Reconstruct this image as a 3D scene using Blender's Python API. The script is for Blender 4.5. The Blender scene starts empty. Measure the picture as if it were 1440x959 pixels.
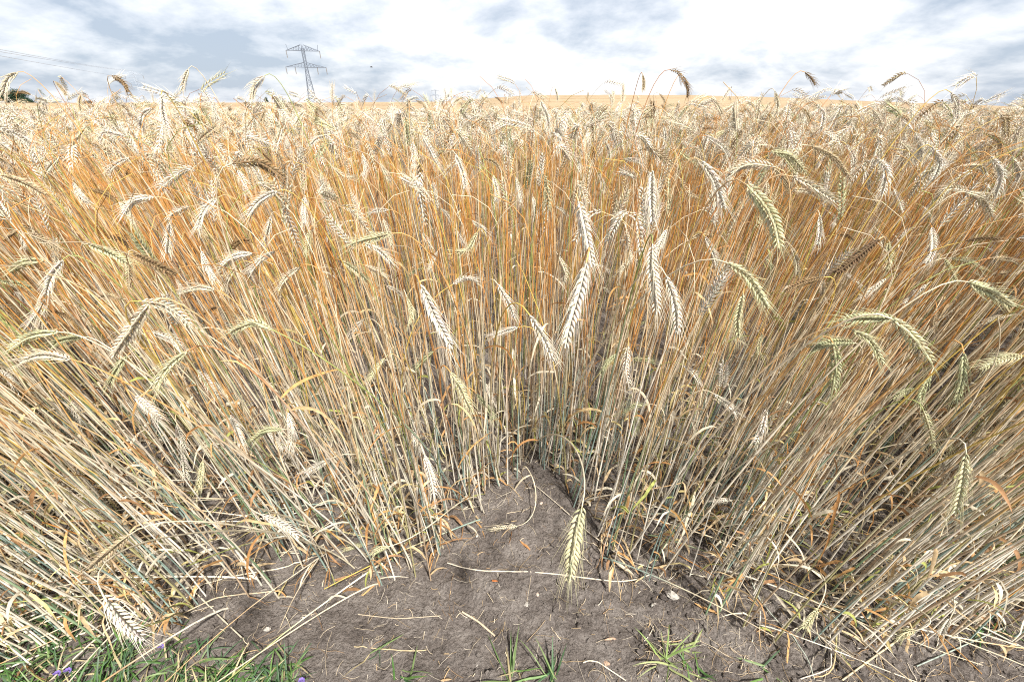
import bpy, math, random
import numpy as np

# ------------------------------------------------------------------ camera, light, exposure
scene = bpy.context.scene
COL = scene.collection
PITCH = math.radians(28.8)
CAM_H = 1.25
FPX = 600.0                       # focal length in photograph pixels (1440 wide)
cam_d = bpy.data.cameras.new('camera'); cam = bpy.data.objects.new('camera', cam_d); COL.objects.link(cam)
cam_d.sensor_width = 36.0; cam_d.lens = 36.0 * FPX / 1440.0
cam_d.clip_start = 0.02; cam_d.clip_end = 6000
cam.location = (0, 0, CAM_H); cam.rotation_euler = (math.pi / 2 - PITCH, 0, 0)
scene.camera = cam

SUN_EL, SUN_AZ = math.radians(55), math.radians(150)     # azimuth clockwise from +Y
world = bpy.data.worlds.new('World'); scene.world = world; world.use_nodes = True
nt = world.node_tree; nt.nodes.clear()
def N(t, tree, **kw):
    n = tree.nodes.new(t)
    for k, v in kw.items(): setattr(n, k, v)
    return n
wo = N('ShaderNodeOutputWorld', nt)
sky = N('ShaderNodeTexSky', nt, sky_type='NISHITA', sun_disc=False, sun_elevation=SUN_EL, sun_rotation=SUN_AZ)
sky.air_density = 1.0; sky.dust_density = 1.5
bg_s = N('ShaderNodeBackground', nt); bg_s.inputs[1].default_value = 0.09
nt.links.new(sky.outputs[0], bg_s.inputs[0])
tc = N('ShaderNodeTexCoord', nt); sep = N('ShaderNodeSeparateXYZ', nt)
nt.links.new(tc.outputs['Generated'], sep.inputs[0])
zz = N('ShaderNodeMath', nt, operation='ADD'); nt.links.new(sep.outputs[2], zz.inputs[0]); zz.inputs[1].default_value = 0.32
zc = N('ShaderNodeMath', nt, operation='MAXIMUM'); nt.links.new(zz.outputs[0], zc.inputs[0]); zc.inputs[1].default_value = 0.06
dx = N('ShaderNodeMath', nt, operation='DIVIDE'); nt.links.new(sep.outputs[0], dx.inputs[0]); nt.links.new(zc.outputs[0], dx.inputs[1])
dy = N('ShaderNodeMath', nt, operation='DIVIDE'); nt.links.new(sep.outputs[1], dy.inputs[0]); nt.links.new(zc.outputs[0], dy.inputs[1])
cmb = N('ShaderNodeCombineXYZ', nt); nt.links.new(dx.outputs[0], cmb.inputs[0]); nt.links.new(dy.outputs[0], cmb.inputs[1]); cmb.inputs[2].default_value = 3.7
n1 = N('ShaderNodeTexNoise', nt); n1.inputs['Scale'].default_value = 2.3; n1.inputs['Detail'].default_value = 8; n1.inputs['Roughness'].default_value = 0.58; n1.inputs['Distortion'].default_value = 0.12
nt.links.new(cmb.outputs[0], n1.inputs['Vector'])
# the clouds thin out to the sides, the middle is one bright bank
ax = N('ShaderNodeMath', nt, operation='MULTIPLY_ADD'); nt.links.new(sep.outputs[0], ax.inputs[0]); ax.inputs[1].default_value = 1.0; ax.inputs[2].default_value = -0.08
ab = N('ShaderNodeMath', nt, operation='ABSOLUTE'); nt.links.new(ax.outputs[0], ab.inputs[0])
ma = N('ShaderNodeMath', nt, operation='MULTIPLY_ADD'); nt.links.new(ab.outputs[0], ma.inputs[0]); ma.inputs[1].default_value = -0.24; nt.links.new(n1.outputs[0], ma.inputs[2])
cr = N('ShaderNodeValToRGB', nt)
el = cr.color_ramp.elements
el[0].position = 0.28; el[0].color = (0.50, 0.58, 0.70, 1)
el[1].position = 0.51; el[1].color = (1.12, 1.13, 1.15, 1)
e = el.new(0.41); e.color = (0.84, 0.88, 0.95, 1)
mb = N('ShaderNodeMath', nt, operation='ADD'); nt.links.new(ma.outputs[0], mb.inputs[0]); mb.inputs[1].default_value = 0.022
nt.links.new(mb.outputs[0], cr.inputs[0])
bg_c = N('ShaderNodeBackground', nt); bg_c.inputs[1].default_value = 0.70
# clouds overhead, out of view, are made darker to deepen shade between straws
th = N('ShaderNodeMapRange', nt); nt.links.new(sep.outputs[2], th.inputs[0]); th.inputs[1].default_value = 0.22; th.inputs[2].default_value = 0.75; th.inputs[3].default_value = 0.66; th.inputs[4].default_value = 0.34
nt.links.new(th.outputs[0], bg_c.inputs[1])
nt.links.new(cr.outputs[0], bg_c.inputs[0])
mixs = N('ShaderNodeMixShader', nt); mixs.inputs[0].default_value = 0.86
nt.links.new(bg_s.outputs[0], mixs.inputs[1]); nt.links.new(bg_c.outputs[0], mixs.inputs[2]); nt.links.new(mixs.outputs[0], wo.inputs[0])

sd = bpy.data.lights.new('sun', 'SUN'); sun = bpy.data.objects.new('sun', sd); COL.objects.link(sun)
sd.energy = 5.0; sd.angle = math.radians(3); sd.color = (1.0, 0.96, 0.89)
sun.rotation_euler = (math.pi / 2 - SUN_EL, 0, -SUN_AZ + math.pi)
scene.view_settings.view_transform = 'Standard'; scene.view_settings.look = 'None'
scene.view_settings.gamma = 1; scene.view_settings.use_curve_mapping = False
scene.view_settings.exposure = 0.76
scene.render.engine = 'CYCLES'
scene.cycles.max_bounces = 6; scene.cycles.diffuse_bounces = 2; scene.cycles.glossy_bounces = 2
scene.cycles.transmission_bounces = 2; scene.cycles.use_denoising = False; scene.cycles.pixel_filter_type = 'BLACKMAN_HARRIS'; scene.cycles.filter_width = 1.1
scene.cycles.sample_clamp_indirect = 6

rng = np.random.default_rng(11)
random.seed(5)
cp, sp_ = math.cos(PITCH), math.sin(PITCH)
FWD = np.array([0, cp, -sp_]); UP = np.array([0, sp_, cp]); CAM = np.array([0, 0, CAM_H])

def unproj(px, py, z):
    u = (px - 720) / FPX; v = (479.5 - py) / FPX
    return CAM + z * (FWD + u * np.array([1., 0, 0]) + v * UP)
def project(P):
    Q = np.asarray(P, float) - CAM
    z = Q @ FWD
    return 720 + FPX * Q[..., 0] / z, 479.5 - FPX * (Q @ UP) / z, z
def on_ground(px, py, h=0.0):
    v = (479.5 - py) / FPX
    s = -sp_ + v * cp
    return unproj(px, py, (h - CAM_H) / s)

# ------------------------------------------------------------------ noise and land
_tab = np.random.default_rng(3).random((256, 256))
def vnoise(x, y):
    xi = np.floor(x).astype(int); yi = np.floor(y).astype(int); fx = x - xi; fy = y - yi
    fx = fx * fx * (3 - 2 * fx); fy = fy * fy * (3 - 2 * fy)
    a = _tab[xi & 255, yi & 255]; b = _tab[(xi + 1) & 255, yi & 255]; c = _tab[xi & 255, (yi + 1) & 255]; d = _tab[(xi + 1) & 255, (yi + 1) & 255]
    return (a * (1 - fx) + b * fx) * (1 - fy) + (c * (1 - fx) + d * fx) * fy - 0.5
SIL_X = [-900, 0, 300, 480, 620, 750, 960, 1100, 1290, 1440, 2300]
SIL_R = [4.5, 5.5, 6.0, 6.0, 7.0, 15.5, 15.5, 12.0, 5.5, 0.5, -7.0]        # how far the rise lifts the skyline
def hill(x, y):
    x = np.asarray(x, float); y = np.asarray(y, float)
    yy = np.maximum(y, 1.0)
    px = 720 + 685 * x / (yy + 0.5)
    r = np.interp(px, SIL_X, SIL_R)
    top = 160 * 0.767 * r / 600
    t = np.clip((y - 10) / 150, 0, 1); t = t * t * (3 - 2 * t)
    d = np.clip((y - 170) / 120, 0, 1); d = d * d * (3 - 2 * d)
    return top * t * (1 - d) - 1.0 * d + 0.12 * vnoise(x / 13 + 5, y / 21) * np.clip((y - 12) / 20, 0, 1)

# ------------------------------------------------------------------ mesh gathering
class Geo:
    def __init__(s): s.v = []; s.f = []; s.c = []; s.n = 0
    def add(s, v, faces, c):
        v = np.asarray(v, np.float32).reshape(-1, 3)
        c = np.asarray(c, np.float32)
        if c.ndim == 1: c = np.broadcast_to(c, v.shape)
        s.v.append(v); s.c.append(c.reshape(-1, 3))
        for f in (faces if isinstance(faces, list) else [faces]): s.f.append(np.asarray(f, np.int64) + s.n)
        s.n += len(v)
    def build(s, name, mat, parent=None, origin=None, smooth=True):
        me = bpy.data.meshes.new(name)
        V = np.concatenate(s.v)
        if origin is not None: V = V - np.asarray(origin, np.float32)
        C = np.concatenate(s.c)
        me.vertices.add(len(V)); me.vertices.foreach_set('co', V.ravel())
        loops = np.concatenate([f.ravel() for f in s.f]); sizes = np.concatenate([np.full(len(f), f.shape[1]) for f in s.f])
        me.loops.add(len(loops)); me.loops.foreach_set('vertex_index', loops.astype(np.int32))
        me.polygons.add(len(sizes))
        me.polygons.foreach_set('loop_start', np.concatenate([[0], np.cumsum(sizes)[:-1]]).astype(np.int32))
        me.polygons.foreach_set('use_smooth', np.full(len(sizes), smooth))
        at = me.attributes.new('Col', 'FLOAT_COLOR', 'POINT')
        at.data.foreach_set('color', np.concatenate([C, np.ones((len(C), 1), np.float32)], 1).astype(np.float32).ravel())
        me.update(calc_edges=True)
        me.materials.append(mat)
        o = bpy.data.objects.new(name, me); COL.objects.link(o)
        if parent is not None: o.parent = parent
        return o
def nrm(a): return a / np.maximum(np.linalg.norm(a, axis=-1, keepdims=True), 1e-9)
def tangents(P):
    T = np.empty_like(P); T[:, 1:-1] = P[:, 2:] - P[:, :-2]; T[:, 0] = P[:, 1] - P[:, 0]; T[:, -1] = P[:, -1] - P[:, -2]
    return nrm(T)
def frames(P, S0=None):
    """tangent, side, normal carried along each of B curves"""
    T = tangents(P); B, n = P.shape[:2]
    S = np.empty_like(P)
    if S0 is None: S0 = np.tile([1., 0.13, 0.05], (B, 1))
    cur = S0
    for i in range(n):
        cur = nrm(cur - T[:, i] * np.sum(cur * T[:, i], -1, keepdims=True)); S[:, i] = cur
    return T, S, np.cross(T, S)
def tubes(g, P, R, sides, C):
    P = np.asarray(P, float); B, n = P.shape[:2]
    R = np.broadcast_to(np.asarray(R, float), (B, n)); C = np.asarray(C, float)
    if C.ndim == 2: C = np.repeat(C[:, None], n, 1)
    T, S, M = frames(P)
    a = np.arange(sides) * 2 * np.pi / sides
    V = P[:, :, None] + R[:, :, None, None] * (np.cos(a)[:, None] * S[:, :, None] + np.sin(a)[:, None] * M[:, :, None])
    i = np.arange(n - 1)[:, None] * sides; j = np.arange(sides)[None]; j2 = (j + 1) % sides
    q = np.stack([i + j, i + j2, i + sides + j2, i + sides + j], -1).reshape(-1, 4)
    F = (q[None] + (np.arange(B) * n * sides)[:, None, None]).reshape(-1, 4)
    g.add(V, F, np.repeat(C[:, :, None], sides, 2).reshape(-1, 3))
def ribbons(g, P, W, S0, C, fold=0.25):
    P = np.asarray(P, float); B, n = P.shape[:2]
    W = np.broadcast_to(np.asarray(W, float), (B, n)); C = np.asarray(C, float)
    if C.ndim == 2: C = np.repeat(C[:, None], n, 1)
    T, S, M = frames(P, S0)
    w = W[:, :, None]
    V = np.stack([P - S * w + M * w * fold, P, P + S * w + M * w * fold], 2)
    i = np.arange(n - 1) * 3
    q = np.concatenate([np.stack([i, i + 1, i + 4, i + 3], -1), np.stack([i + 1, i + 2, i + 5, i + 4], -1)])
    F = (q[None] + (np.arange(B) * n * 3)[:, None, None]).reshape(-1, 4)
    g.add(V, F, np.repeat(C[:, :, None], 3, 2).reshape(-1, 3))
def kern_template(sides, rings):
    v = []; 
    for t, r in rings:
        for k in range(sides):
            a = 2 * math.pi * k / sides; v.append((r * math.cos(a), r * math.sin(a), t))
    f = [[i * sides + k, i * sides + (k + 1) % sides, (i + 1) * sides + (k + 1) % sides, (i + 1) * sides + k] for i in range(len(rings) - 1) for k in range(sides)]
    return np.array(v), np.array(f)
K_HI = kern_template(5, [(0, .35), (.25, .95), (.5, 1.0), (.8, .55), (1.0, .08)])
K_MD = kern_template(3, [(0, .4), (.4, 1.0), (1.0, .08)])
def stamp(g, tmpl, O, X, Y, Z, sx, sy, sz, C):
    tv, tf = tmpl; B = len(O)
    V = O[:, None] + X[:, None] * (tv[:, 0][None, :, None] * sx[:, None, None]) + Y[:, None] * (tv[:, 1][None, :, None] * sy[:, None, None]) + Z[:, None] * (tv[:, 2][None, :, None] * sz[:, None, None])
    F = (tf[None] + (np.arange(B) * len(tv))[:, None, None]).reshape(-1, tf.shape[1])
    sh = (0.90 + 0.12 * tv[:, 2])[None, :, None]  # shading put into the colour: each piece darker at its foot
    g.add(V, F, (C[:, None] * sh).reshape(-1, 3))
def resample(P, t):
    """B curves with n points, sampled at fractions t (B,k)"""
    n = P.shape[1]; x = np.clip(t, 0, 1) * (n - 1); i = np.minimum(x.astype(int), n - 2); f = (x - i)[..., None]
    b = np.arange(len(P))[:, None]
    return P[b, i] * (1 - f) + P[b, i + 1] * f
def ears(ge, ga, P, S0, C, nodes, size, tmpl, florets, awn_n, awn_len, awn_w, rg, awn_seg=3):
    """P (B,n,3) centre lines from neck to tip, C (B,3) colour, size (B,) half-width scale in metres"""
    B = len(P); T, S, M = frames(P, S0)
    k = np.arange(nodes); t = (k + 0.5) / (nodes + 1.5)
    t = np.tile(t, (B, 1)) + rg.normal(0, .004, (B, nodes))
    side = np.where(k % 2 == 0, 1., -1.)[None, :, None]
    Q = resample(P, t); TT = nrm(resample(T, t)); SS = nrm(resample(S, t)); MM = nrm(resample(M, t))
    env = np.interp(t, [0, .12, .5, .85, 1], [.55, .9, 1.0, .8, .5])[..., None]
    sz = size[:, None, None] * env
    L = np.linalg.norm(P[:, 1:] - P[:, :-1], axis=-1).sum(1)
    for fl in florets:
        ang = rg.normal(.40, .09, (B, nodes, 1))
        D = nrm(TT * np.cos(ang) + side * SS * np.sin(ang) + MM * fl * .45)
        O = Q + side * SS * sz * .30 + MM * fl * sz * .38
        X = nrm(np.cross(D, MM)); Y = np.cross(D, X)
        kl = (size[:, None] * 2.25 * env[..., 0] * rg.uniform(.9, 1.1, (B, nodes)))
        wd = size[:, None] * .40 * env[..., 0]
        cc = np.repeat(C[:, None], nodes, 1) * rg.uniform(.72, 1.14, (B, nodes, 1)) * (1 + rg.normal(0, .03, (B, nodes, 3)))
        f = lambda a: a.reshape(-1, a.shape[-1])
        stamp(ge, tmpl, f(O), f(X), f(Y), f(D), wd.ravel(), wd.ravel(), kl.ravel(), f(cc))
        if awn_n:
            sel = rg.random((B, nodes)) < awn_n
            A0 = (O + D * kl[..., None] * .92)[sel]; D0 = D[sel]; T0 = TT[sel]
            al = (awn_len * rg.uniform(.6, 1.15, (B, nodes)))[sel][:, None]
            out = nrm(D0 * .65 + T0 * .7 + rg.normal(0, .09, D0.shape))
            A1 = A0 + out * al * .5; A2 = A1 + nrm(out + T0 * .35 + rg.normal(0, .08, D0.shape)) * al * .5
            ac = cc[sel] * 1.05
            if awn_seg == 3:
                tubes(ga, np.stack([A0, A1, A2], 1), np.array([[awn_w, awn_w * .75, awn_w * .2]]), 3, ac)
            else:
                sd_ = nrm(np.cross(out, rg.normal(0, 1, out.shape))) * awn_w
                V = np.stack([A0 - sd_, A0 + sd_, A2], 1); F = np.arange(len(A0) * 3).reshape(-1, 3)
                ga.add(V, F, np.repeat(ac, 3, 0))

# ------------------------------------------------------------------ materials
def plant_mat(name, rough, transl, nscale, spec=0.3, namp=0.3):
    m = bpy.data.materials.new(name); m.use_nodes = True; t = m.node_tree; t.nodes.clear()
    out = N('ShaderNodeOutputMaterial', t); p = N('ShaderNodeBsdfPrincipled', t); at = N('ShaderNodeAttribute', t, attribute_name='Col')
    geo = N('ShaderNodeNewGeometry', t); no = N('ShaderNodeTexNoise', t); no.inputs['Scale'].default_value = nscale; no.inputs['Detail'].default_value = 3
    t.links.new(geo.outputs['Position'], no.inputs['Vector'])
    mr = N('ShaderNodeMapRange', t); mr.inputs[1].default_value = .25; mr.inputs[2].default_value = .75; mr.inputs[3].default_value = 1 - namp; mr.inputs[4].default_value = 1 + namp * .7
    t.links.new(no.outputs[0], mr.inputs[0])
    mx = N('ShaderNodeVectorMath', t, operation='SCALE'); t.links.new(at.outputs['Color'], mx.inputs[0]); t.links.new(mr.outputs[0], mx.inputs['Scale'])
    t.links.new(mx.outputs[0], p.inputs['Base Color']); p.inputs['Roughness'].default_value = rough; p.inputs['Specular IOR Level'].default_value = spec
    if transl:
        tr = N('ShaderNodeBsdfTranslucent', t); t.links.new(mx.outputs[0], tr.inputs[0]); ms = N('ShaderNodeMixShader', t); ms.inputs[0].default_value = transl
        t.links.new(p.outputs[0], ms.inputs[1]); t.links.new(tr.outputs[0], ms.inputs[2]); t.links.new(ms.outputs[0], out.inputs[0])
    else: t.links.new(p.outputs[0], out.inputs[0])
    return m
M_STEM = plant_mat('straw_stem', .5, 0, 60, .35)
M_EAR = plant_mat('ear_husk', .6, .12, 220, .25, .2)
M_LEAF = plant_mat('dry_leaf', .6, .35, 90, .25, .35)
M_GRASS = plant_mat('green_blade', .45, .3, 70, .35, .25)
M_METAL = plant_mat('galvanised_steel', .5, 0, 3, .4, .1)
M_TREE = plant_mat('tree_foliage', .7, .15, 2, .2, .3)
M_STONE = plant_mat('pale_stone', .85, 0, 160, .2, .35)

def soil_material():
    m = bpy.data.materials.new('soil'); m.use_nodes = True; t = m.node_tree; t.nodes.clear()
    out = N('ShaderNodeOutputMaterial', t); p = N('ShaderNodeBsdfPrincipled', t); geo = N('ShaderNodeNewGeometry', t)
    a = N('ShaderNodeTexNoise', t); a.inputs['Scale'].default_value = 9; a.inputs['Detail'].default_value = 8; a.inputs['Roughness'].default_value = .7
    b = N('ShaderNodeTexNoise', t); b.inputs['Scale'].default_value = 150; b.inputs['Detail'].default_value = 5; b.inputs['Roughness'].default_value = .7
    v = N('ShaderNodeTexVoronoi', t); v.inputs['Scale'].default_value = 70
    for n in (a, b, v): t.links.new(geo.outputs['Position'], n.inputs['Vector'])
    mx = N('ShaderNodeMath', t, operation='MULTIPLY_ADD'); t.links.new(b.outputs[0], mx.inputs[0]); mx.inputs[1].default_value = .6; t.links.new(a.outputs[0], mx.inputs[2])
    r = N('ShaderNodeValToRGB', t); e = r.color_ramp.elements
    e[0].position = .55; e[0].color = (.080, .066, .058, 1); e[1].position = 1.0; e[1].color = (.36, .32, .29, 1)
    q = e.new(.78); q.color = (.205, .175, .157, 1)
    t.links.new(mx.outputs[0], r.inputs[0]); t.links.new(r.outputs[0], p.inputs['Base Color']); p.inputs['Roughness'].default_value = .95; p.inputs['Specular IOR Level'].default_value = .15
    h = N('ShaderNodeMath', t, operation='MULTIPLY_ADD'); t.links.new(v.outputs[0], h.inputs[0]); h.inputs[1].default_value = -.5; t.links.new(b.outputs[0], h.inputs[2])
    bp = N('ShaderNodeBump', t); bp.inputs['Strength'].default_value = 1.0; bp.inputs['Distance'].default_value = .02
    t.links.new(h.outputs[0], bp.inputs['Height']); t.links.new(bp.outputs[0], p.inputs['Normal']); t.links.new(p.outputs[0], out.inputs[0])
    return m
M_SOIL = soil_material()
def canopy_material():
    m = bpy.data.materials.new('distant_rye'); m.use_nodes = True; t = m.node_tree; t.nodes.clear()
    out = N('ShaderNodeOutputMaterial', t); p = N('ShaderNodeBsdfPrincipled', t); geo = N('ShaderNodeNewGeometry', t)
    a = N('ShaderNodeTexNoise', t); a.inputs['Scale'].default_value = 6; a.inputs['Detail'].default_value = 6
    mp = N('ShaderNodeMapping', t); mp.inputs['Scale'].default_value = (.03, .25, .2); b = N('ShaderNodeTexNoise', t); b.inputs['Scale'].default_value = 1; b.inputs['Detail'].default_value = 5
    t.links.new(geo.outputs['Position'], a.inputs['Vector']); t.links.new(geo.outputs['Position'], mp.inputs[0]); t.links.new(mp.outputs[0], b.inputs['Vector'])
    mx = N('ShaderNodeMath', t, operation='MULTIPLY_ADD'); t.links.new(b.outputs[0], mx.inputs[0]); mx.inputs[1].default_value = .9; t.links.new(a.outputs[0], mx.inputs[2])
    r = N('ShaderNodeValToRGB', t); e = r.color_ramp.elements
    e[0].position = .74; e[0].color = (.25, .175, .10, 1); e[1].position = 1.0; e[1].color = (.40, .30, .19, 1)
    t.links.new(mx.outputs[0], r.inputs[0]); t.links.new(r.outputs[0], p.inputs['Base Color']); p.inputs['Roughness'].default_value = .95; p.inputs['Specular IOR Level'].default_value = .1
    bp = N('ShaderNodeBump', t); bp.inputs['Strength'].default_value = .5; bp.inputs['Distance'].default_value = .05
    t.links.new(a.outputs[0], bp.inputs['Height']); t.links.new(bp.outputs[0], p.inputs['Normal']); t.links.new(p.outputs[0], out.inputs[0])
    return m
M_CANOPY = canopy_material()

def props(o, label=None, cat=None, group=None, kind=None):
    if label: o['label'] = label
    if cat: o['category'] = cat
    if group: o['group'] = group
    if kind: o['kind'] = kind
    return o
def empty(name, loc):
    o = bpy.data.objects.new(name, None); o.empty_display_size = .05; o.location = tuple(float(q) for q in loc); COL.objects.link(o); return o

# ------------------------------------------------------------------ ground
def axis(lo, hi, step, far_lo, far_hi, grow=1.12):
    a = list(np.arange(lo, hi, step)); s = step; x = a[-1]
    while x < far_hi: s *= grow; x += s; a.append(x)
    s = step; x = a[0]; pre = []
    while x > far_lo: s *= grow; x -= s; pre.append(x)
    return np.array(pre[::-1] + a)
def soil_h(x, y):
    n = .030 * vnoise(x * 2.2, y * 2.2) + .016 * vnoise(x * 7 + 9, y * 7) + .010 * vnoise(x * 19, y * 19 + 4) + .022 * np.abs(vnoise(x * 30, y * 30)) + .015 * np.abs(vnoise(x * 62 + 3, y * 62)) + .007 * vnoise(x * 120, y * 120)
    return n * np.clip(1 - (np.abs(x) + np.abs(y) - 8) / 10, 0, 1)
gx = axis(-1.9, 1.9, .008, -2500, 2500); gy = axis(.15, 1.7, .008, -40, 3000)
X, Y = np.meshgrid(gx, gy, indexing='ij'); Z = hill(X, Y) + soil_h(X, Y)
nx, ny = X.shape; idx = np.arange(nx * ny).reshape(nx, ny)
g = Geo(); g.add(np.stack([X, Y, Z], -1), np.stack([idx[:-1, :-1], idx[1:, :-1], idx[1:, 1:], idx[:-1, 1:]], -1).reshape(-1, 4), np.array([.15, .12, .1]))
props(g.build('ground', M_SOIL), 'dry brown crumbly soil at the edge of the rye', kind='structure')
def gz(x, y): return float(hill(x, y) + soil_h(np.array(x, float), np.array(y, float)))

# the far part of the crop, read as one mass: rough top, real thickness down to the soil
def canopy():
    g = Geo()
    ys = np.concatenate([np.arange(9.5, 40, .35), np.arange(40, 120, 1.2), np.arange(120, 215, 3)])
    us = np.linspace(-1.75, 1.75, 520)
    U, Yc = np.meshgrid(us, ys, indexing='ij'); Xc = U * (Yc + 3)
    Zt = hill(Xc, Yc) + .97 + .06 * vnoise(Xc * 1.7, Yc * 1.7) + .06 * vnoise(Xc * 5, Yc * 5)
    a, b = Xc.shape; idx = np.arange(a * b).reshape(a, b)
    q = np.stack([idx[:-1, :-1], idx[1:, :-1], idx[1:, 1:], idx[:-1, 1:]], -1).reshape(-1, 4)
    top = np.stack([Xc, Yc, Zt], -1); bot = top.copy(); bot[..., 2] = hill(Xc, Yc) + .02
    o = a * b
    ring = np.concatenate([idx[:, 0], idx[-1, 1:], idx[::-1, -1][1:], idx[0, ::-1][1:]])
    sk = np.stack([ring[:-1], ring[1:], ring[1:] + o, ring[:-1] + o], -1)
    g.add(np.concatenate([top.reshape(-1, 3), bot.reshape(-1, 3)]), [q, q[:, ::-1] + o, sk], np.array([.5, .4, .2]))
    props(g.build('distant_rye_field', M_CANOPY), 'far golden rye field rising gently to the skyline', 'rye field', kind='stuff')
canopy()

# ------------------------------------------------------------------ colours of the crop
ZB = np.zeros((250, 370))            # how far off the traced ears stand, so that no nameless straw is planted right across one
def zb_mark(P, w=1):
    px, py, z = project(P)
    for a, b, q in zip(px, py, z):
        i, j = int(b // 4) + 4, int(a // 4) + 4
        ZB[max(i - w, 0):max(i + w + 1, 0), max(j - w, 0):max(j + w + 1, 0)] = q
def zb_hit(P, slack=.03):
    px, py, z = project(P); i = np.clip((py // 4).astype(int) + 4, 0, 249); j = np.clip((px // 4).astype(int) + 4, 0, 369)
    return (ZB[i, j] > z - slack) & (z > .05)
EARC = {'w': (.80, .73, .60), 'c': (.74, .65, .48), 't': (.58, .46, .29), 'b': (.34, .23, .12), 'd': (.20, .13, .07), 'g': (.50, .50, .29), 'y': (.66, .62, .38)}
EARN = {'w': 'straw-white', 'c': 'cream', 't': 'tan', 'b': 'brown', 'd': 'dark brown', 'g': 'greenish', 'y': 'pale yellow-green'}
STEMC = np.array([(.64, .29, .075), (.62, .34, .12), (.62, .42, .22), (.72, .60, .42), (.60, .42, .11), (.33, .36, .12), (.46, .21, .08)])
LOWC = np.array([(.72, .64, .51), (.82, .76, .65), (.30, .40, .35), (.24, .34, .20), (.50, .37, .25), (.44, .40, .20)])
def stem_cols(rg, n, pts, depth):
    """per stem colours: pale or blue-green foot, gold to orange above; the outer rows are greener and paler"""
    w = np.clip((depth - .8) / 1.0, 0, 1)[:, None]
    pt = np.array([.22, .22, .17, .11, .12, .05, .11]); pf = np.array([.03, .10, .24, .44, .07, .10, .02])
    iu = np.array([rg.choice(7, p=(pt * a + pf * (1 - a)) ) for a in w[:, 0]])
    il = np.array([rg.choice(6, p=(np.array([.25, .2, .05, .05, .35, .10]) * a + np.array([.24, .34, .17, .09, .08, .08]) * (1 - a))) for a in w[:, 0]])
    up = STEMC[iu] * rg.uniform(.85, 1.12, (n, 1)); lo = LOWC[il] * rg.uniform(.8, 1.1, (n, 1))
    t = np.linspace(0, 1, pts)[None, :, None]
    k = np.clip((t - .12 - .3 * (1 - w[:, None])) / .35, 0, 1)
    return lo[:, None] * (1 - k) + up[:, None] * k

BX = [-700, 0, 140, 300, 450, 560, 600, 632, 690, 725, 785, 805, 860, 960, 1060, 1300, 1440, 2100]
BY = [985, 950, 912, 864, 816, 816, 834, 762, 716, 668, 676, 738, 800, 838, 900, 912, 892, 890]
def in_field(x, y):
    px, py, z = project(np.stack([x, y, np.zeros_like(x)], -1))
    px2 = px + 10 * np.sin(x * 31) ; lim = np.interp(px2, BX, BY)
    return (z > .1) & (py < lim + 14 * np.sin(x * 47 + 1))
def edge_y(x):
    ys = np.arange(.35, 3, .02); ok = in_field(np.full_like(ys, x), ys)
    return ys[np.argmax(ok)] if ok.any() else 1.0

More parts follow.
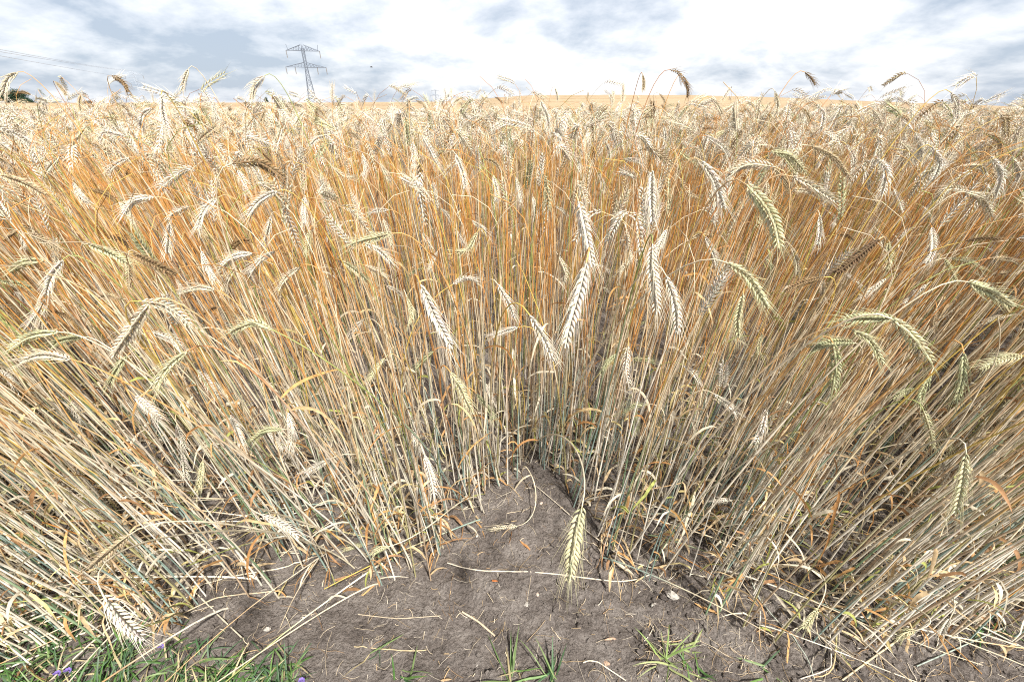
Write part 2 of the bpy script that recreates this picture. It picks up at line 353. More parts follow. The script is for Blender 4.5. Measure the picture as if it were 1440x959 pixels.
# ------------------------------------------------------------------ the mass of the crop
def mass(name, label, y0, y1, dens, seg, sides, ear_frac, nodes, tmpl, florets, awn_n, awn_len, awn_w, leaf_n, rg, cut=0.0, size=.0062, margin=.9, low=False):
    ge, gs, gl = Geo(), Geo(), Geo()
    hw = lambda y: .85 + 1.12 * y + margin * .6
    area = (y1 - y0) * 2 * hw((y0 + y1) / 2); n = int(area * dens * 1.08)
    y = rg.uniform(y0, y1, n * 2); x = rg.uniform(-1, 1, n * 2) * hw(y1); keep = np.abs(x) < hw(y); x, y = x[keep][:n], y[keep][:n]
    k = in_field(x, y); x, y = x[k], y[k]; n = len(x)
    if n == 0: return
    eared = rg.random(n) < (np.where(y < 1.1, .26, .78) if low else ear_frac)
    H = np.where(eared, rg.normal(1.04, .06, n), np.where(rg.random(n) < .25, rg.uniform(.35, .8, n), rg.uniform(.8, 1.02, n)))
    H = np.where(y > 3.2, np.minimum(H, 1.06 + .025 * rg.normal(0, 1, n)), H) - .07 * (y > 6.5)
    H = np.where(eared, H + .03 * np.interp(y, [.9, 1.3, 2.8, 4], [0, 1, .8, 0]) + np.abs(rg.normal(0, .02, n)) * (y > 1.2), H)
    tall = rg.random(n) < .009 * (y > 2.6) * (y < 6); H = np.where(tall & eared, rg.uniform(1.12, 1.28, n), H)
    front = np.exp(-np.clip(y - .9, 0, 9) / .5)
    H *= 1 - .10 * front
    zb = hill(x, y)
    lx = .135 * np.clip(x / 1.2 * np.minimum(1, .45 + np.abs(x) / 1.2), -1.4, 1.4) * np.clip(1.6 - y * .2, .4, 1) + rg.normal(0, .055, n); ly = -.10 * front + rg.normal(0, .07, n)
    bend = rg.uniform(0, 2 * np.pi, n); bs = rg.uniform(.02, .12, n)
    up_ = rg.random(n) < .26; H = np.where(up_ & eared, H - .075, H)
    if low:
        over = (rg.random(n) < .05 + .07 * front) & ~eared
        H = np.where(over, rg.uniform(.06, .30, n), H); a_ = rg.uniform(-2.9, -.25, n)
        k_ = rg.uniform(.3, .6, n) / np.maximum(H, .05); lx = np.where(over, np.cos(a_) * k_ * .8 + .6 * np.sign(x) * k_ * .5, lx); ly = np.where(over, np.sin(a_) * k_ * .7, ly)
    t = np.linspace(cut, 1, seg + 1)[None]
    P = np.stack([x[:, None] + lx[:, None] * t ** 1.3 * H[:, None] + (bs * np.cos(bend))[:, None] * np.clip(t - .55, 0, 1) ** 2 * 2,
                  y[:, None] + ly[:, None] * t ** 1.3 * H[:, None] + (bs * np.sin(bend))[:, None] * np.clip(t - .55, 0, 1) ** 2 * 2,
                  (zb + 0)[:, None] + t * H[:, None]], -1)
    if y1 < 4:
        tq = np.tile(np.linspace(0, 1, 60), (n, 1)); hit = zb_hit(resample(P, tq)).sum(1); ok = (hit < 2) | (rg.random(n) < .16)
        P, x, y, eared, bend, zb = P[ok], x[ok], y[ok], eared[ok], bend[ok], zb[ok]; up_ = up_[ok]; n = len(x)
    rad = rg.uniform(.0016, .0029, n)[:, None] * (1.2 - .72 * t)
    if low:      # straws bent over and lying out at the foot of the crop
        pass
    if cut: rad = rad * 1.2
    cols = stem_cols(rg, n, seg + 1, y)
    tubes(gs, P, rad, sides, cols)
    if low:
        for tn in (.13, .30, .52):
            tt = np.clip(tn + rg.normal(0, .03, (n, 1)), .03, .9); O = resample(P, tt)[:, 0]; T = nrm(resample(P, tt + .02)[:, 0] - O); Xn = nrm(np.cross(T, [[.3, .9, .1]])); r_ = np.interp(tt[:, 0], [0, 1], [1, .55]) * rad.mean(1) * 1.5
            stamp(gs, K_MD, O, Xn, np.cross(T, Xn), T, r_, r_, r_ * 4.5, np.array([.42, .28, .16]) * rg.uniform(.5, 1.5, (n, 1)))
            # leaf sheath: a slightly thicker pale sleeve above each joint
            q2 = resample(P, tt + np.linspace(0, .13, 3)[None]); tubes(gs, q2, (r_ * .86)[:, None] * np.array([[1, .95, .8]]), 4, np.array([.70, .62, .44]) * rg.uniform(.6, 1.15, (n, 1)))
    # ears
    ii = np.where(eared)[0]
    if len(ii):
        B = len(ii); p0 = P[ii, -1]; T0 = nrm(P[ii, -1] - P[ii, -2])
        droop = np.where(up_[ii], .15, rg.choice([1.2, 2.2, 2.85], B, p=[.2, .38, .42])) + rg.normal(0, .2, B)
        hd = np.stack([np.cos(bend[ii]), np.sin(bend[ii]), np.zeros(B)], -1)
        m = 9; pts = [p0]; L = rg.uniform(.09, .135, B); neck = 3
        for q in range(m + neck):
            a = droop * min(1, (q + 1) / (neck + 3.5))
            d = nrm(T0 * np.cos(a)[:, None] + hd * np.sin(a)[:, None] + np.array([0, 0, -.0]))
            st = (L / m)[:, None] if q >= neck else .028 * np.clip(droop, .2, 2)[:, None]
            pts.append(pts[-1] + d * st)
        PP = np.stack(pts, 1)
        tubes(gs, PP[:, :neck + 1], np.full((1, neck + 1), .0009 if not cut else .0013), 3, np.tile(cols[ii, -1][:, None], (1, neck + 1, 1)))
        E = PP[:, neck:]
        if y1 < 4:
            ok = ~zb_hit(E, .05).any(1); E = E[ok]; ii = ii[ok]; B = len(E)
        pal = np.array([EARC[c] for c in 'wctbdgy']); ci = rg.choice(7, B, p=[.54, .26, .08, .03, .01, .04, .04])
        C = pal[ci] * rg.uniform(.88, 1.1, (B, 1)) * (1.0 if y1 < 3 else 1.12)
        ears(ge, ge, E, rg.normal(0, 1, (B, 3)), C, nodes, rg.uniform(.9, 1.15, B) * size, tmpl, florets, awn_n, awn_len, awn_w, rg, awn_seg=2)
    # leaves: dry curling blades hanging from the straws
    if leaf_n:
        nl = int(n * leaf_n); j = rg.integers(0, n, nl); h = (rg.beta(.8, 2.2, nl) if low else rg.beta(1.3, 1.7, nl)) * .85
        p = resample(P[j], h[:, None])[:, 0]
        a = rg.uniform(0, 2 * np.pi, nl); d = np.stack([np.cos(a), np.sin(a), rg.uniform(.3, 1.6, nl)], -1); d = nrm(d)
        L = rg.uniform(.04, .13 if low else .2, nl); m = 6; pts = [p]; curl = rg.uniform(.15, .75, nl)
        for q in range(m):
            d = nrm(d + np.array([0, 0, -1.]) * curl[:, None] + rg.normal(0, .12, d.shape)); pts.append(pts[-1] + d * (L / m)[:, None])
        PL = np.stack(pts, 1); PL[..., 2] = np.maximum(PL[..., 2], .012)
        if y1 < 4: PL = PL[~zb_hit(PL).any(1)]; nl = len(PL)
        tt = np.linspace(0, 1, m + 1)[None]; W = rg.uniform(.0014, .0048, nl)[:, None] * np.interp(tt, [0, .2, .6, 1], [.6, 1, .8, .05])
        pal = np.array([(.66, .38, .16), (.72, .54, .32), (.80, .72, .56), (.42, .24, .12), (.45, .48, .14), (.74, .62, .30)])
        C = pal[rg.choice(6, nl, p=[.17, .25, .30, .13, .07, .08])] * rg.uniform(.8, 1.1, (nl, 1))
        ribbons(gl, PL, W, rg.normal(0, 1, (nl, 3)), C)
    root = props(empty(name, (0, y0, 0)), label, 'rye', kind='stuff')
    o = []
    for nm, gg, mt in (('stem', gs, M_STEM), ('ear', ge, M_EAR), ('leaf', gl, M_LEAF)):
        if gg.n:
            q = gg.build(nm, mt, root, origin=(0, y0, 0)); q['kind'] = 'stuff'
    print(name, n, 'plants', gs.n + ge.n + gl.n, 'verts')
# ------------------------------------------------------------------ the ears one can tell apart, traced on the photograph
# tile letter, tone, neck ... tip in the tile's enlarged pixels; each gets its own distance from its size
TILES = {'A': (0, 0), 'B': (480, 0), 'C': (960, 0), 'D': (0, 320), 'E': (480, 320), 'F': (960, 320), 'G': (0, 640), 'H': (480, 640), 'I': (960, 640)}
EARS = '''
A c 75,305 30,340 5,440
A t 230,345 262,375 290,420
A b 470,322 520,350 550,415
A c 795,290 775,345 765,412
A c 1115,320 1070,370 1055,450
A c 1400,430 1400,380 1402,335
A t 340,400 335,440 342,480
A c 655,480 645,420 638,375
A w 680,400 690,500 730,600
A b 130,400 95,390 60,400
A w 640,455 600,490 590,590
A w 265,500 180,530 150,620
A w 530,575 440,560 410,610
A w 1030,480 980,520 960,640
A w 1385,570 1330,590 1290,640
A w 545,665 480,700 450,750
A t 10,740 120,780 235,850
A c 250,660 200,720 175,790
A b 1080,620 1120,660 1165,700
A b 980,690 1100,690 1250,790
A b 390,800 450,820 510,860
A w 650,830 560,850 490,950
A w 800,870 730,900 700,955
A w 915,835 860,890 820,1010
A w 1170,805 1090,850 1020,950
A d 725,800 740,830 750,870
A d 545,705 530,740 510,770
A b 345,650 375,700 410,750
A w 1220,560 1215,610 1225,665
A w 1000,720 1030,780 1050,850
A b 270,480 350,500 415,545
A w 900,420 905,470 930,520
A t 490,430 510,460 515,520
A w 1290,515 1285,560 1300,620
A t 1120,460 1100,520 1110,570
B w 470,450 462,400 465,345
B c 145,480 140,420 138,372
B c 75,500 65,450 62,410
B w 222,540 215,480 218,430
B t 315,425 345,440 365,490
B c 515,410 480,430 465,470
B b 645,410 665,420 685,445
B c 760,480 752,420 755,370
B c 900,370 910,400 912,440
B w 840,425 870,500 880,570
B t 1035,430 1040,400 1042,380
B c 1185,440 1190,390 1188,340
B t 1270,315 1275,350 1272,400
B b 1385,295 1425,310 1445,370
B t 1340,395 1360,420 1372,460
B c 1140,455 1145,410 1148,370
B w 340,570 390,660 430,745
B t 600,670 650,690 682,745
B b 745,670 750,700 742,735
B w 1000,850 1025,960 1050,1095 1060,1200
B w 1190,670 1250,680 1290,720
B w 1310,720 1308,850 1315,1000
B d 155,800 150,830 138,860
B w 200,885 140,890 95,915
B c 165,690 190,740 215,785
B w 1110,590 1130,640 1135,690
B w 1050,560 1025,600 1005,645
B w 480,650 515,740 525,840
B w 735,750 750,820 760,880
B w 300,600 308,670 305,745
B w 1360,530 1365,590 1350,655
B w 808,830 818,890 815,940
B w 900,870 935,890 965,935
B w 420,880 450,910 475,955
B w 640,740 655,810 650,885
B w 860,520 875,580 868,635
B t 20,555 60,575 90,600
B w 545,690 560,740 555,770
B w 980,640 1000,690 1003,750
B w 1180,520 1205,570 1212,640
C b 0,320 22,375 15,440
C b 515,305 545,335 567,378
C c 388,385 400,440 390,505
C w 1130,390 1158,440 1155,532
C c 120,415 150,450 175,510
C c 228,560 222,480 225,395
C b 160,505 110,500 65,515
C b 80,545 115,540 155,550
C w 565,440 595,490 575,585
C c 265,450 285,490 280,530
C c 485,450 498,500 495,545
C c 715,445 715,500 700,545
C c 800,460 830,500 850,555
C w 770,480 795,560 770,660
C d 405,515 380,550 358,583
C w 100,575 170,620 210,695
C w 980,560 1005,620 985,720
C t 1060,480 1080,510 1085,545
C w 1215,510 1225,560 1200,625
C c 1290,470 1300,500 1290,545
C t 1270,560 1335,590 1360,695
C c 1180,700 1260,710 1300,790
C t 540,615 640,670 745,810
C y 370,640 460,665 550,770
C c 390,705 270,695 160,760
C t 380,710 440,780 480,850
C w 80,680 130,750 165,850 200,935
C y 270,780 340,860 390,960 420,1130
C c 465,745 560,795 695,885
C w 820,670 862,730 828,872
C w 1050,620 1085,690 1030,812
C c 910,590 960,640 940,722
C w 1300,660 1345,740 1310,870
C w 1385,660 1418,730 1390,805
C c 1200,800 1110,800 1050,892
C c 1190,810 1270,845 1325,960
C w 890,800 918,860 942,935
C w 1010,870 1040,905 1052,960
C c 450,800 510,805 565,825
C w 610,890 640,920 622,965
C t 500,455 530,490 545,540
C w 770,720 785,780 778,835
C w 690,610 720,660 728,730
C c 1395,590 1418,560 1405,640
D w 265,135 212,215 185,330
D w 190,300 150,370 95,445
D c 200,330 172,400 165,460
D y 185,140 100,148 5,215
D g 0,225 80,238 155,262
D w 88,10 98,60 93,112
D t 75,12 30,40 -5,85
D t 110,25 195,60 280,118
D d 450,40 510,50 560,110
D b 560,110 670,165 790,220
D y 370,70 480,115 590,185
D w 715,-20 708,60 702,145
D w 1065,108 975,130 905,205
D w 1155,100 1090,145 1035,225
D c 1265,165 1205,215 1158,295
D b 960,105 1010,60 1095,60
D w 848,100 875,175 925,255
D c 1000,160 962,220 943,305
D c 905,262 830,255 735,292
D c 630,320 560,420 500,510 450,605
D c 600,310 700,330 790,400 842,475
D g 535,540 490,600 448,695
D y 250,440 130,460 -5,545
D g 350,460 250,478 185,535
D c 300,555 180,538 35,585
D w 640,440 720,470 785,535
D y 790,520 700,600 625,738
D y 1145,430 1060,403 925,468
D d 918,335 880,350 838,388
D t 520,300 430,290 378,362
D b 205,350 270,370 322,402
D w 300,735 325,780 342,855
D w 570,710 650,785 702,842
D w 830,600 900,680 932,745
D w 970,790 1000,850 1032,960
D w 745,830 760,880 795,965
D g 1190,850 1110,860 1035,925
D w 1215,780 1230,860 1218,955
D w 1130,860 1172,905 1205,962
D w 60,270 92,300 102,345
D w 1375,-10 1385,30 1365,75
D t 0,332 50,335 100,372
D w 0,600 40,640 75,700
D w 390,190 410,240 440,285
D w 740,215 760,250 748,300
E w 1032,150 1000,280 955,440 930,600
E w 1312,70 1310,160 1325,290 1332,445
E w 1370,205 1410,330 1420,515
E w 795,370 860,480 912,615
E t 620,140 630,180 650,225
E w 660,240 710,330 742,425
E w 745,420 680,440 605,472
E w 335,240 400,390 505,575
E c 455,250 475,320 500,405
E w 470,240 530,213 605,238
E w 405,100 385,140 365,200
E g 340,172 300,190 265,225
E y 0,140 60,180 132,245
E y 210,25 90,55 -10,90
E w 95,65 170,105 238,185
E c 100,160 160,190 215,235
E w 190,245 225,262 268,295
E y 275,290 295,360 283,440
E d 95,270 85,300 68,345
E w 90,390 50,430 18,485
E w 110,410 140,450 152,505
E y 182,550 145,600 92,675
E g 388,520 340,565 295,615
E y 460,610 510,690 562,810
E g 570,700 620,765 652,835
E g 1162,530 1120,570 1078,642
E w 1210,500 1200,600 1222,705
E g 1220,555 1290,560 1345,578
E g 1292,745 1225,755 1168,802
E g 1240,770 1248,825 1240,885
E g 1290,390 1262,410 1238,445
E w 1100,250 1125,270 1138,305
E w 300,850 315,900 335,970
E w 1060,155 1100,165 1138,195
E w 340,20 365,60 388,105
E w 470,0 500,40 525,88
E w 1125,100 1105,125 1085,155
E w 600,650 625,700 645,765
E w 550,-30 600,10 640,50
F g 350,130 375,165 388,215
F y 190,150 270,200 330,290 395,400
F d 825,50 740,120 665,180 590,218
F b 595,210 490,240 398,292
F w 680,190 730,225 768,275
F w 855,215 790,270 722,328
F w 1030,240 970,290 912,343
F y 1130,130 1215,148 1285,205
F y 1205,230 1310,280 1435,365
F t 1300,130 1380,135 1450,175
F b 1190,58 1280,45 1385,55
F g 895,382 740,382 618,396
F y 880,385 950,440 1030,540 1085,625
F y 712,430 795,480 868,625
F g 718,485 620,487 495,528
F g 635,490 645,590 618,745
F t 1070,340 1060,400 1068,460
F g 1185,530 1175,650 1128,795
F y 1430,540 1340,555 1205,622
F g 1045,620 1005,700 1005,805
F y 1015,770 1045,870 1062,970
F y 255,280 232,400 248,515
F w 355,760 335,850 285,945
F w 0,580 50,620 82,695
F w 130,700 200,755 252,815
F g 985,680 920,698 865,742
F w 1300,505 1285,550 1248,595
F c 1385,368 1300,388 1235,425
F t 30,50 90,25 152,58
F y 335,450 320,500 328,565
F c 595,220 590,280 608,335
F y 1105,850 1120,900 1132,965
F w 920,850 950,880 985,935
F w 1050,0 1052,100 1000,185
F w 985,0 945,15 898,55
F b 650,30 700,35 742,75
F t 1240,430 1245,455 1262,485
F w 10,180 25,215 32,255
F w 1290,90 1320,120 1308,180
F t 1300,200 1350,190 1410,180
G w 435,590 520,700 660,820
G y 100,120 45,138 -8,178
G w 768,-10 778,60 782,125
G y 855,20 845,100 815,195
G w 1100,250 1200,300 1298,380
G w 1395,15 1320,55 1255,95
G t 545,335 430,430 345,505
H w 350,0 380,100 402,215
H y 1015,215 985,350 950,610
H c 742,298 680,305 605,312
H y 110,375 50,385 -15,405
H y 198,385 150,400 108,435
I y 1195,-10 1175,150 1128,318
I w 1085,0 1105,60 1125,120
I w 205,188 160,190 108,203
I y 572,640 540,690 488,755
I y 980,738 935,750 895,790
I w 1128,685 1105,720 1082,775
'''
def spline(pts, n):
    """Catmull-Rom through the given points, n samples evenly spaced by length"""
    p = [2 * pts[0] - pts[1]] + list(pts) + [2 * pts[-1] - pts[-2]]; out = []
    for i in range(1, len(p) - 2):
        for t in np.linspace(0, 1, 12, endpoint=False):
            out.append(.5 * ((2 * p[i]) + (-p[i - 1] + p[i + 1]) * t + (2 * p[i - 1] - 5 * p[i] + 4 * p[i + 1] - p[i + 2]) * t * t + (-p[i - 1] + 3 * p[i] - 3 * p[i + 1] + p[i + 2]) * t ** 3))
    out.append(p[-2]); out = np.array(out)
    s = np.concatenate([[0], np.cumsum(np.linalg.norm(np.diff(out, axis=0), axis=1))])
    return np.stack([np.interp(np.linspace(0, s[-1], n), s, out[:, k]) for k in range(3)], -1), s[-1]

hr = np.random.default_rng(77)
hero = []
for line in EARS.strip().splitlines():
    w = line.split(); ox, oy = TILES[w[0]]
    pp = [tuple(float(q) for q in s.split(',')) for s in w[2:]]
    hero.append((w[1], [(ox + a / 2.998, oy + b / 2.998) for a, b in pp]))
LABELS = []
def make_stalk(tone, pts, lying=False):
    pts = [np.array(p) for p in pts]
    plen = sum(np.linalg.norm(pts[i + 1] - pts[i]) for i in range(len(pts) - 1))
    Lw = hr.uniform(.120, .140) * (1.15 if plen > 110 else 1.0) * (.86 if plen < 50 else 1.0)
    Lw *= np.interp(pts[0][1], [200, 420], [1.0, .86])
    z = FPX * Lw / plen
    mid = pts[0]
    s = -sp_ + (479.5 - mid[1]) / FPX * cp
    # keep the neck between the soil and the tallest straws
    hmax, hmin = (1.36 if mid[1] < 160 else 1.16), .16
    flat = mid[1] > 730 and abs(pts[-1][1] - pts[0][1]) < .4 * abs(pts[-1][0] - pts[0][0])
    if flat: z = (.03 - CAM_H) / s; 
    elif s < 0: z = min(max(z, (hmax - CAM_H) / s if hmax < CAM_H else .3), (hmin - CAM_H) / s * .94)
    else: z = min(z, (hmax - CAM_H) / max(s, 1e-3))
    dz = 0 if flat else hr.normal(0, .16) * plen / FPX * z
    P3 = [unproj(p[0], p[1], z + dz * (i / (len(pts) - 1) - .3)) for i, p in enumerate(pts)]
    C, Lr = spline(P3, 26)
    C = C[:max(8, int(26 * .84))]                       # the traced length runs to the awn tips
    neck = C[0]; d0 = nrm(C[2] - C[0])
    back = nrm(d0 * np.array([1, 1, .6]) + np.array([0, -.12, -.35 if d0[2] < 0.2 else .0]))
    arch = .16 if d0[2] < .2 else .3
    c2 = neck - d0 * arch * hr.uniform(.7, 1.0)
    c2[2] = min(c2[2], neck[2] + .12)
    hgt = neck[2]
    rx = c2[0] * (1 - .12) + hr.normal(0, .03) - .04 * np.sign(c2[0]); ry = c2[1] + hr.uniform(.03, .14) + .10 * max(0, 1 - c2[1])
    ry = max(ry, edge_y(rx) + hr.uniform(.0, .12))
    root = np.array([rx, ry, gz(rx, ry) - .003])
    t = np.linspace(0, 1, 22)[:, None]
    b1 = root + np.array([.05 * np.sign(rx), -.03, max(.3 * hgt, .12)]) 
    b2 = c2
    if flat: b2 = np.array([c2[0], c2[1], .06]); b1 = root + np.array([0, 0, .12])
    S = (1 - t) ** 3 * root + 3 * (1 - t) ** 2 * t * b1 + 3 * (1 - t) * t * t * b2 + t ** 3 * neck
    wob = hr.normal(0, .004, (2,)); S[:, 0] += np.sin(t[:, 0] * 9) * wob[0] * (1 - t[:, 0]); S[:, 1] += np.sin(t[:, 0] * 7) * wob[1] * (1 - t[:, 0])
    o = empty('rye_stalk', root)
    gs = Geo(); rad = np.interp(t[:, 0], [0, .5, 1], [.0024, .0019, .0010])
    for nd in (5, 10, 15): rad[nd] *= 1.3
    tubes(gs, S[None], rad[None], 6, stem_cols(hr, 1, 22, np.array([ry])) if pts[0][1] < 600 else np.array([[(.66, .58, .42)]]) * hr.uniform(.8, 1.05, (1, 22, 1)))
    gs.build('stem', M_STEM, o, origin=root)
    zb_mark(C)
    ge, ga = Geo(), Geo()
    L = np.linalg.norm(np.diff(C, axis=0), axis=1).sum()
    nodes = int(np.clip(L / .0037, 18, 38))
    T0 = nrm(C[len(C) // 2 + 1] - C[len(C) // 2 - 1]); view = nrm(C[len(C) // 2] - CAM)
    S0 = nrm(np.cross(T0, view)); Mv = np.cross(T0, S0); roll = hr.normal(0, .5)
    S0 = S0 * math.cos(roll) + Mv * math.sin(roll)
    # carry the chosen side back to the neck
    col = np.array([EARC[tone]]) * hr.uniform(.92, 1.06)
    size = .0054 * hr.uniform(.9, 1.1) * np.clip(L / .10, .75, 1.15)
    big = plen > 60
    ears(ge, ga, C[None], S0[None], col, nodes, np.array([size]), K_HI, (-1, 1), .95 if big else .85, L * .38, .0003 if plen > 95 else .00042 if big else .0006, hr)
    tubes(ge, C[None], np.full((1, len(C)), .0012), 5, col * .8)
    eo = ge.build('ear', M_EAR, o, origin=root)
    ga.build('awns', M_EAR, eo, origin=root)
    for q in range(hr.integers(1, 3)):
        k = hr.integers(4, 14); p = S[k]; a = hr.uniform(0, 2 * math.pi); d = nrm(np.array([math.cos(a), math.sin(a), hr.uniform(.4, 1.5)]))
        pl = [p]; LL = hr.uniform(.08, .2); curl = hr.uniform(.2, .6)
        for _ in range(9):
            d = nrm(d + np.array([0, 0, -curl]) + hr.normal(0, .08, 3)); pl.append(pl[-1] + d * LL / 9)
        pl = np.array(pl); pl[:, 2] = np.maximum(pl[:, 2], .015)
        gl = Geo(); W = hr.uniform(.002, .004) * np.interp(np.linspace(0, 1, 10), [0, .2, .6, 1], [.5, 1, .8, .05])
        c = [(.68, .40, .15), (.74, .56, .3), (.78, .68, .5), (.5, .26, .1)][hr.integers(0, 4)]
        ribbons(gl, pl[None], W[None], hr.normal(0, 1, (1, 3)), np.array([c]))
        gl.build('leaf', M_LEAF, o, origin=root)
    # where and how it shows
    a, b = pts[0], pts[-1]; ddx, ddy = b[0] - a[0], b[1] - a[1]
    if ddy < -.3 * abs(ddx) and ddy < 0: pose = 'standing upright'
    elif abs(ddx) < .35 * abs(ddy): pose = 'hanging straight down'
    elif abs(ddy) < .4 * abs(ddx): pose = 'held level, tip ' + ('left' if ddx < 0 else 'right')
    else: pose = 'drooping to the ' + ('left' if ddx < 0 else 'right')
    size_w = 'large' if plen > 85 else 'small' if plen < 42 else 'medium'
    cx, cy = (a + b) / 2
    LABELS.append((o, tone, size_w, pose, cx, cy))
    return o
for tone, pts in hero: make_stalk(tone, pts)
taken = [(p[0], p[1]) for _, q in hero for p in (np.array(q).mean(0),)]
while len(LABELS) < 300:
    px, py = hr.uniform(20, 1420), hr.uniform(185, 400)
    if min((px - a) ** 2 + (py - b) ** 2 for a, b in taken) < 26 ** 2: continue
    taken.append((px, py)); Lp = np.interp(py, [185, 400], [34, 58]) * hr.uniform(.85, 1.15); a0 = hr.normal(1.57, .55); bd = hr.normal(0, .5)
    q = np.array([px, py]); pts = [q]
    for k in range(2): q = q + np.array([math.cos(a0 + bd * k), math.sin(a0 + bd * k)]) * Lp / 2; pts.append(q)
    make_stalk(hr.choice(list('wwwcccty')), [p - [0, Lp / 2] for p in pts])

r1 = np.random.default_rng(21)
mass('rye_straw_front', 'crowded outer straws of the rye edge with curling dry leaves', .40, 1.5, 960, 9, 4, .15, 22, K_MD, (-1, 1), .7, .045, .0005, 3.4, r1, low=True)
mass('rye_straw_middle', 'dense golden straws and ears behind the field edge', 1.5, 3.2, 360, 7, 3, .95, 18, K_MD, (-1, 1), .7, .045, .0006, .9, r1, size=.0068)
mass('rye_crop_beyond', 'pale ears massed across the field towards the skyline', 3.2, 6.5, 220, 4, 3, .95, 12, K_MD, (-1, 1), .5, .045, .0009, .4, r1, cut=.3, size=.0076)
mass('rye_ears_afar', 'small pale ears filling the field below the skyline', 6.5, 11.5, 120, 2, 3, 1.0, 7, K_MD, (0,), .4, .045, .0012, 0, r1, cut=.6, size=.0085, margin=1.5)

COLS = [(95, 'at the left edge'), (250, 'left of the tall pylon'), (400, 'below the tall pylon'), (520, 'below the tall pylon'), (680, 'below the tiny far pylon'), (800, 'above the soil notch'),
        (900, 'right of the notch'), (1040, 'right of the middle'), (1180, 'halfway to right edge'), (1330, 'well to the right'), (9999, 'at the right edge')]
ROWS = [(150, 'against the sky'), (190, 'just under the skyline'), (250, 'high in the canopy'), (330, 'upper field'), (420, 'among orange straws'), (520, 'mid-height of the straws'), (640, 'low among the straws'), (9999, 'near the soil')]
def finish_labels():
    cells = {}
    for o, tone, sz, pose, cx, cy in LABELS:
        c = next(n for k, n in COLS if cx < k); r = next(n for k, n in ROWS if cy < k)
        cells.setdefault((sz, EARN[tone], pose, c, r), []).append((cx, cy, o))
    for (sz, tn, pose, c, r), lst in cells.items():
        lst.sort(key=lambda q: q[0])
        names = {1: [''], 2: ['left one of two: ', 'right one of two: '], 3: ['leftmost of three: ', 'middle of three: ', 'rightmost of three: ']}.get(len(lst), [f'{w} from left: ' for w in ('first', 'second', 'third', 'fourth', 'fifth', 'sixth')])
        for q, (x, y, o) in enumerate(lst):
            s = f'{names[q]}{sz} {tn} ear {pose}, {c}, {r}'.replace('held level, tip', 'level, tip').replace('drooping to the', 'drooping').replace('hanging straight down', 'hanging down')
            wd = s.split()
            if len(wd) > 16: s = s.replace(' the ', ' ')
            props(o, s, 'rye stalk', 'rye stalks with ears that stand out of the crop')
finish_labels()
print('heroes', len(hero))

# ------------------------------------------------------------------ litter, clods and stones on the bare soil
lr = np.random.default_rng(9)
def litter():
    g = Geo(); n = 6500
    x = lr.uniform(-1.7, 1.7, n); x = np.where(lr.random(n) < .3, lr.uniform(.3, 1.5, n), x); y = lr.uniform(.3, 1.7, n)
    a = lr.uniform(0, np.pi, n); L = lr.exponential(.022, n) + .008; L = np.minimum(L, .13); m = 5
    t = np.linspace(-.5, .5, m)[None]; k = lr.normal(0, .32, n)[:, None]
    PX = x[:, None] + np.cos(a)[:, None] * t * L[:, None] - np.sin(a)[:, None] * k * t * t * L[:, None]
    PY = y[:, None] + np.sin(a)[:, None] * t * L[:, None] + np.cos(a)[:, None] * k * t * t * L[:, None]
    PZ = hill(PX, PY) + soil_h(PX, PY) + .0012 + np.abs(lr.normal(0, .003, (n, 1)))
    pal = np.array([(.6, .5, .36), (.5, .36, .2), (.68, .6, .48), (.3, .2, .12)]); C = pal[lr.choice(4, n, p=[.35, .25, .2, .2])]
    tubes(g, np.stack([PX, PY, PZ], -1), lr.choice([.0004, .0006, .0011], n, p=[.5, .35, .15])[:, None], 3, C)
    props(g.build('straw_litter', M_STEM), 'thin broken straws and root threads scattered over the soil', 'straw litter', kind='stuff')
    g = Geo(); n = 9000; x = lr.uniform(-1.7, 1.7, n); y = lr.uniform(.3, 1.8, n); s = lr.exponential(.0030, n) + .0012; s = np.minimum(s, .015)
    tv, tf = kern_template(6, [(-1, 0), (-.55, .8), (.1, 1), (.55, .8), (.8, 0)])
    z = hill(x, y) + soil_h(x, y) + s * .3
    V = np.stack([x, y, z], -1)[:, None] + tv[None] * s[:, None, None] * (1 + .55 * (lr.random((n, len(tv), 3)) - .5) * (np.abs(tv[None, :, :1]) + np.abs(tv[None, :, 1:2]) > .01)) * lr.uniform(.55, 1.3, (n, 1, 3)) * np.array([1, 1, .62])
    C = np.array([.145, .12, .105]) * lr.uniform(.6, 1.5, (n, 1))
    ra = lr.uniform(0, 6.28, n)[:, None]; c0 = np.stack([x, y, z], -1)[:, None]; W = V - c0; V = c0 + np.stack([W[..., 0] * np.cos(ra) - W[..., 1] * np.sin(ra), W[..., 0] * np.sin(ra) + W[..., 1] * np.cos(ra), W[..., 2]], -1)
    g.add(V, (tf[None] + (np.arange(n) * len(tv))[:, None, None]).reshape(-1, 4), np.repeat(C, len(tv), 0))
    props(g.build('soil_crumbs', M_SOIL, smooth=False), 'loose brown soil crumbs lying on the bare edge', 'soil crumbs', kind='stuff')
litter()
def stone(px, py, s, label, col=(.38, .35, .31)):
    p = on_ground(px, py); g = Geo(); tv, tf = kern_template(9, [(-1, 0), (-.7, .65), (-.2, .98), (.3, .95), (.75, .6), (.95, 0)])
    tv = tv[:, [2, 0, 1]] * lr.uniform(.7, 1.2, (len(tv), 1)) * (1 + .25 * (lr.random((len(tv), 3)) - .5)) * np.array([1, .75, .5]) * s
    g.add(tv, tf, np.array(col)); o = g.build('pebble', M_STONE, smooth=False); o.location = (p[0], p[1], gz(p[0], p[1]) + s * .05); o.rotation_euler = (0, 0, lr.uniform(0, 6))
    props(o, label, 'stone', 'pebbles on the bare soil')
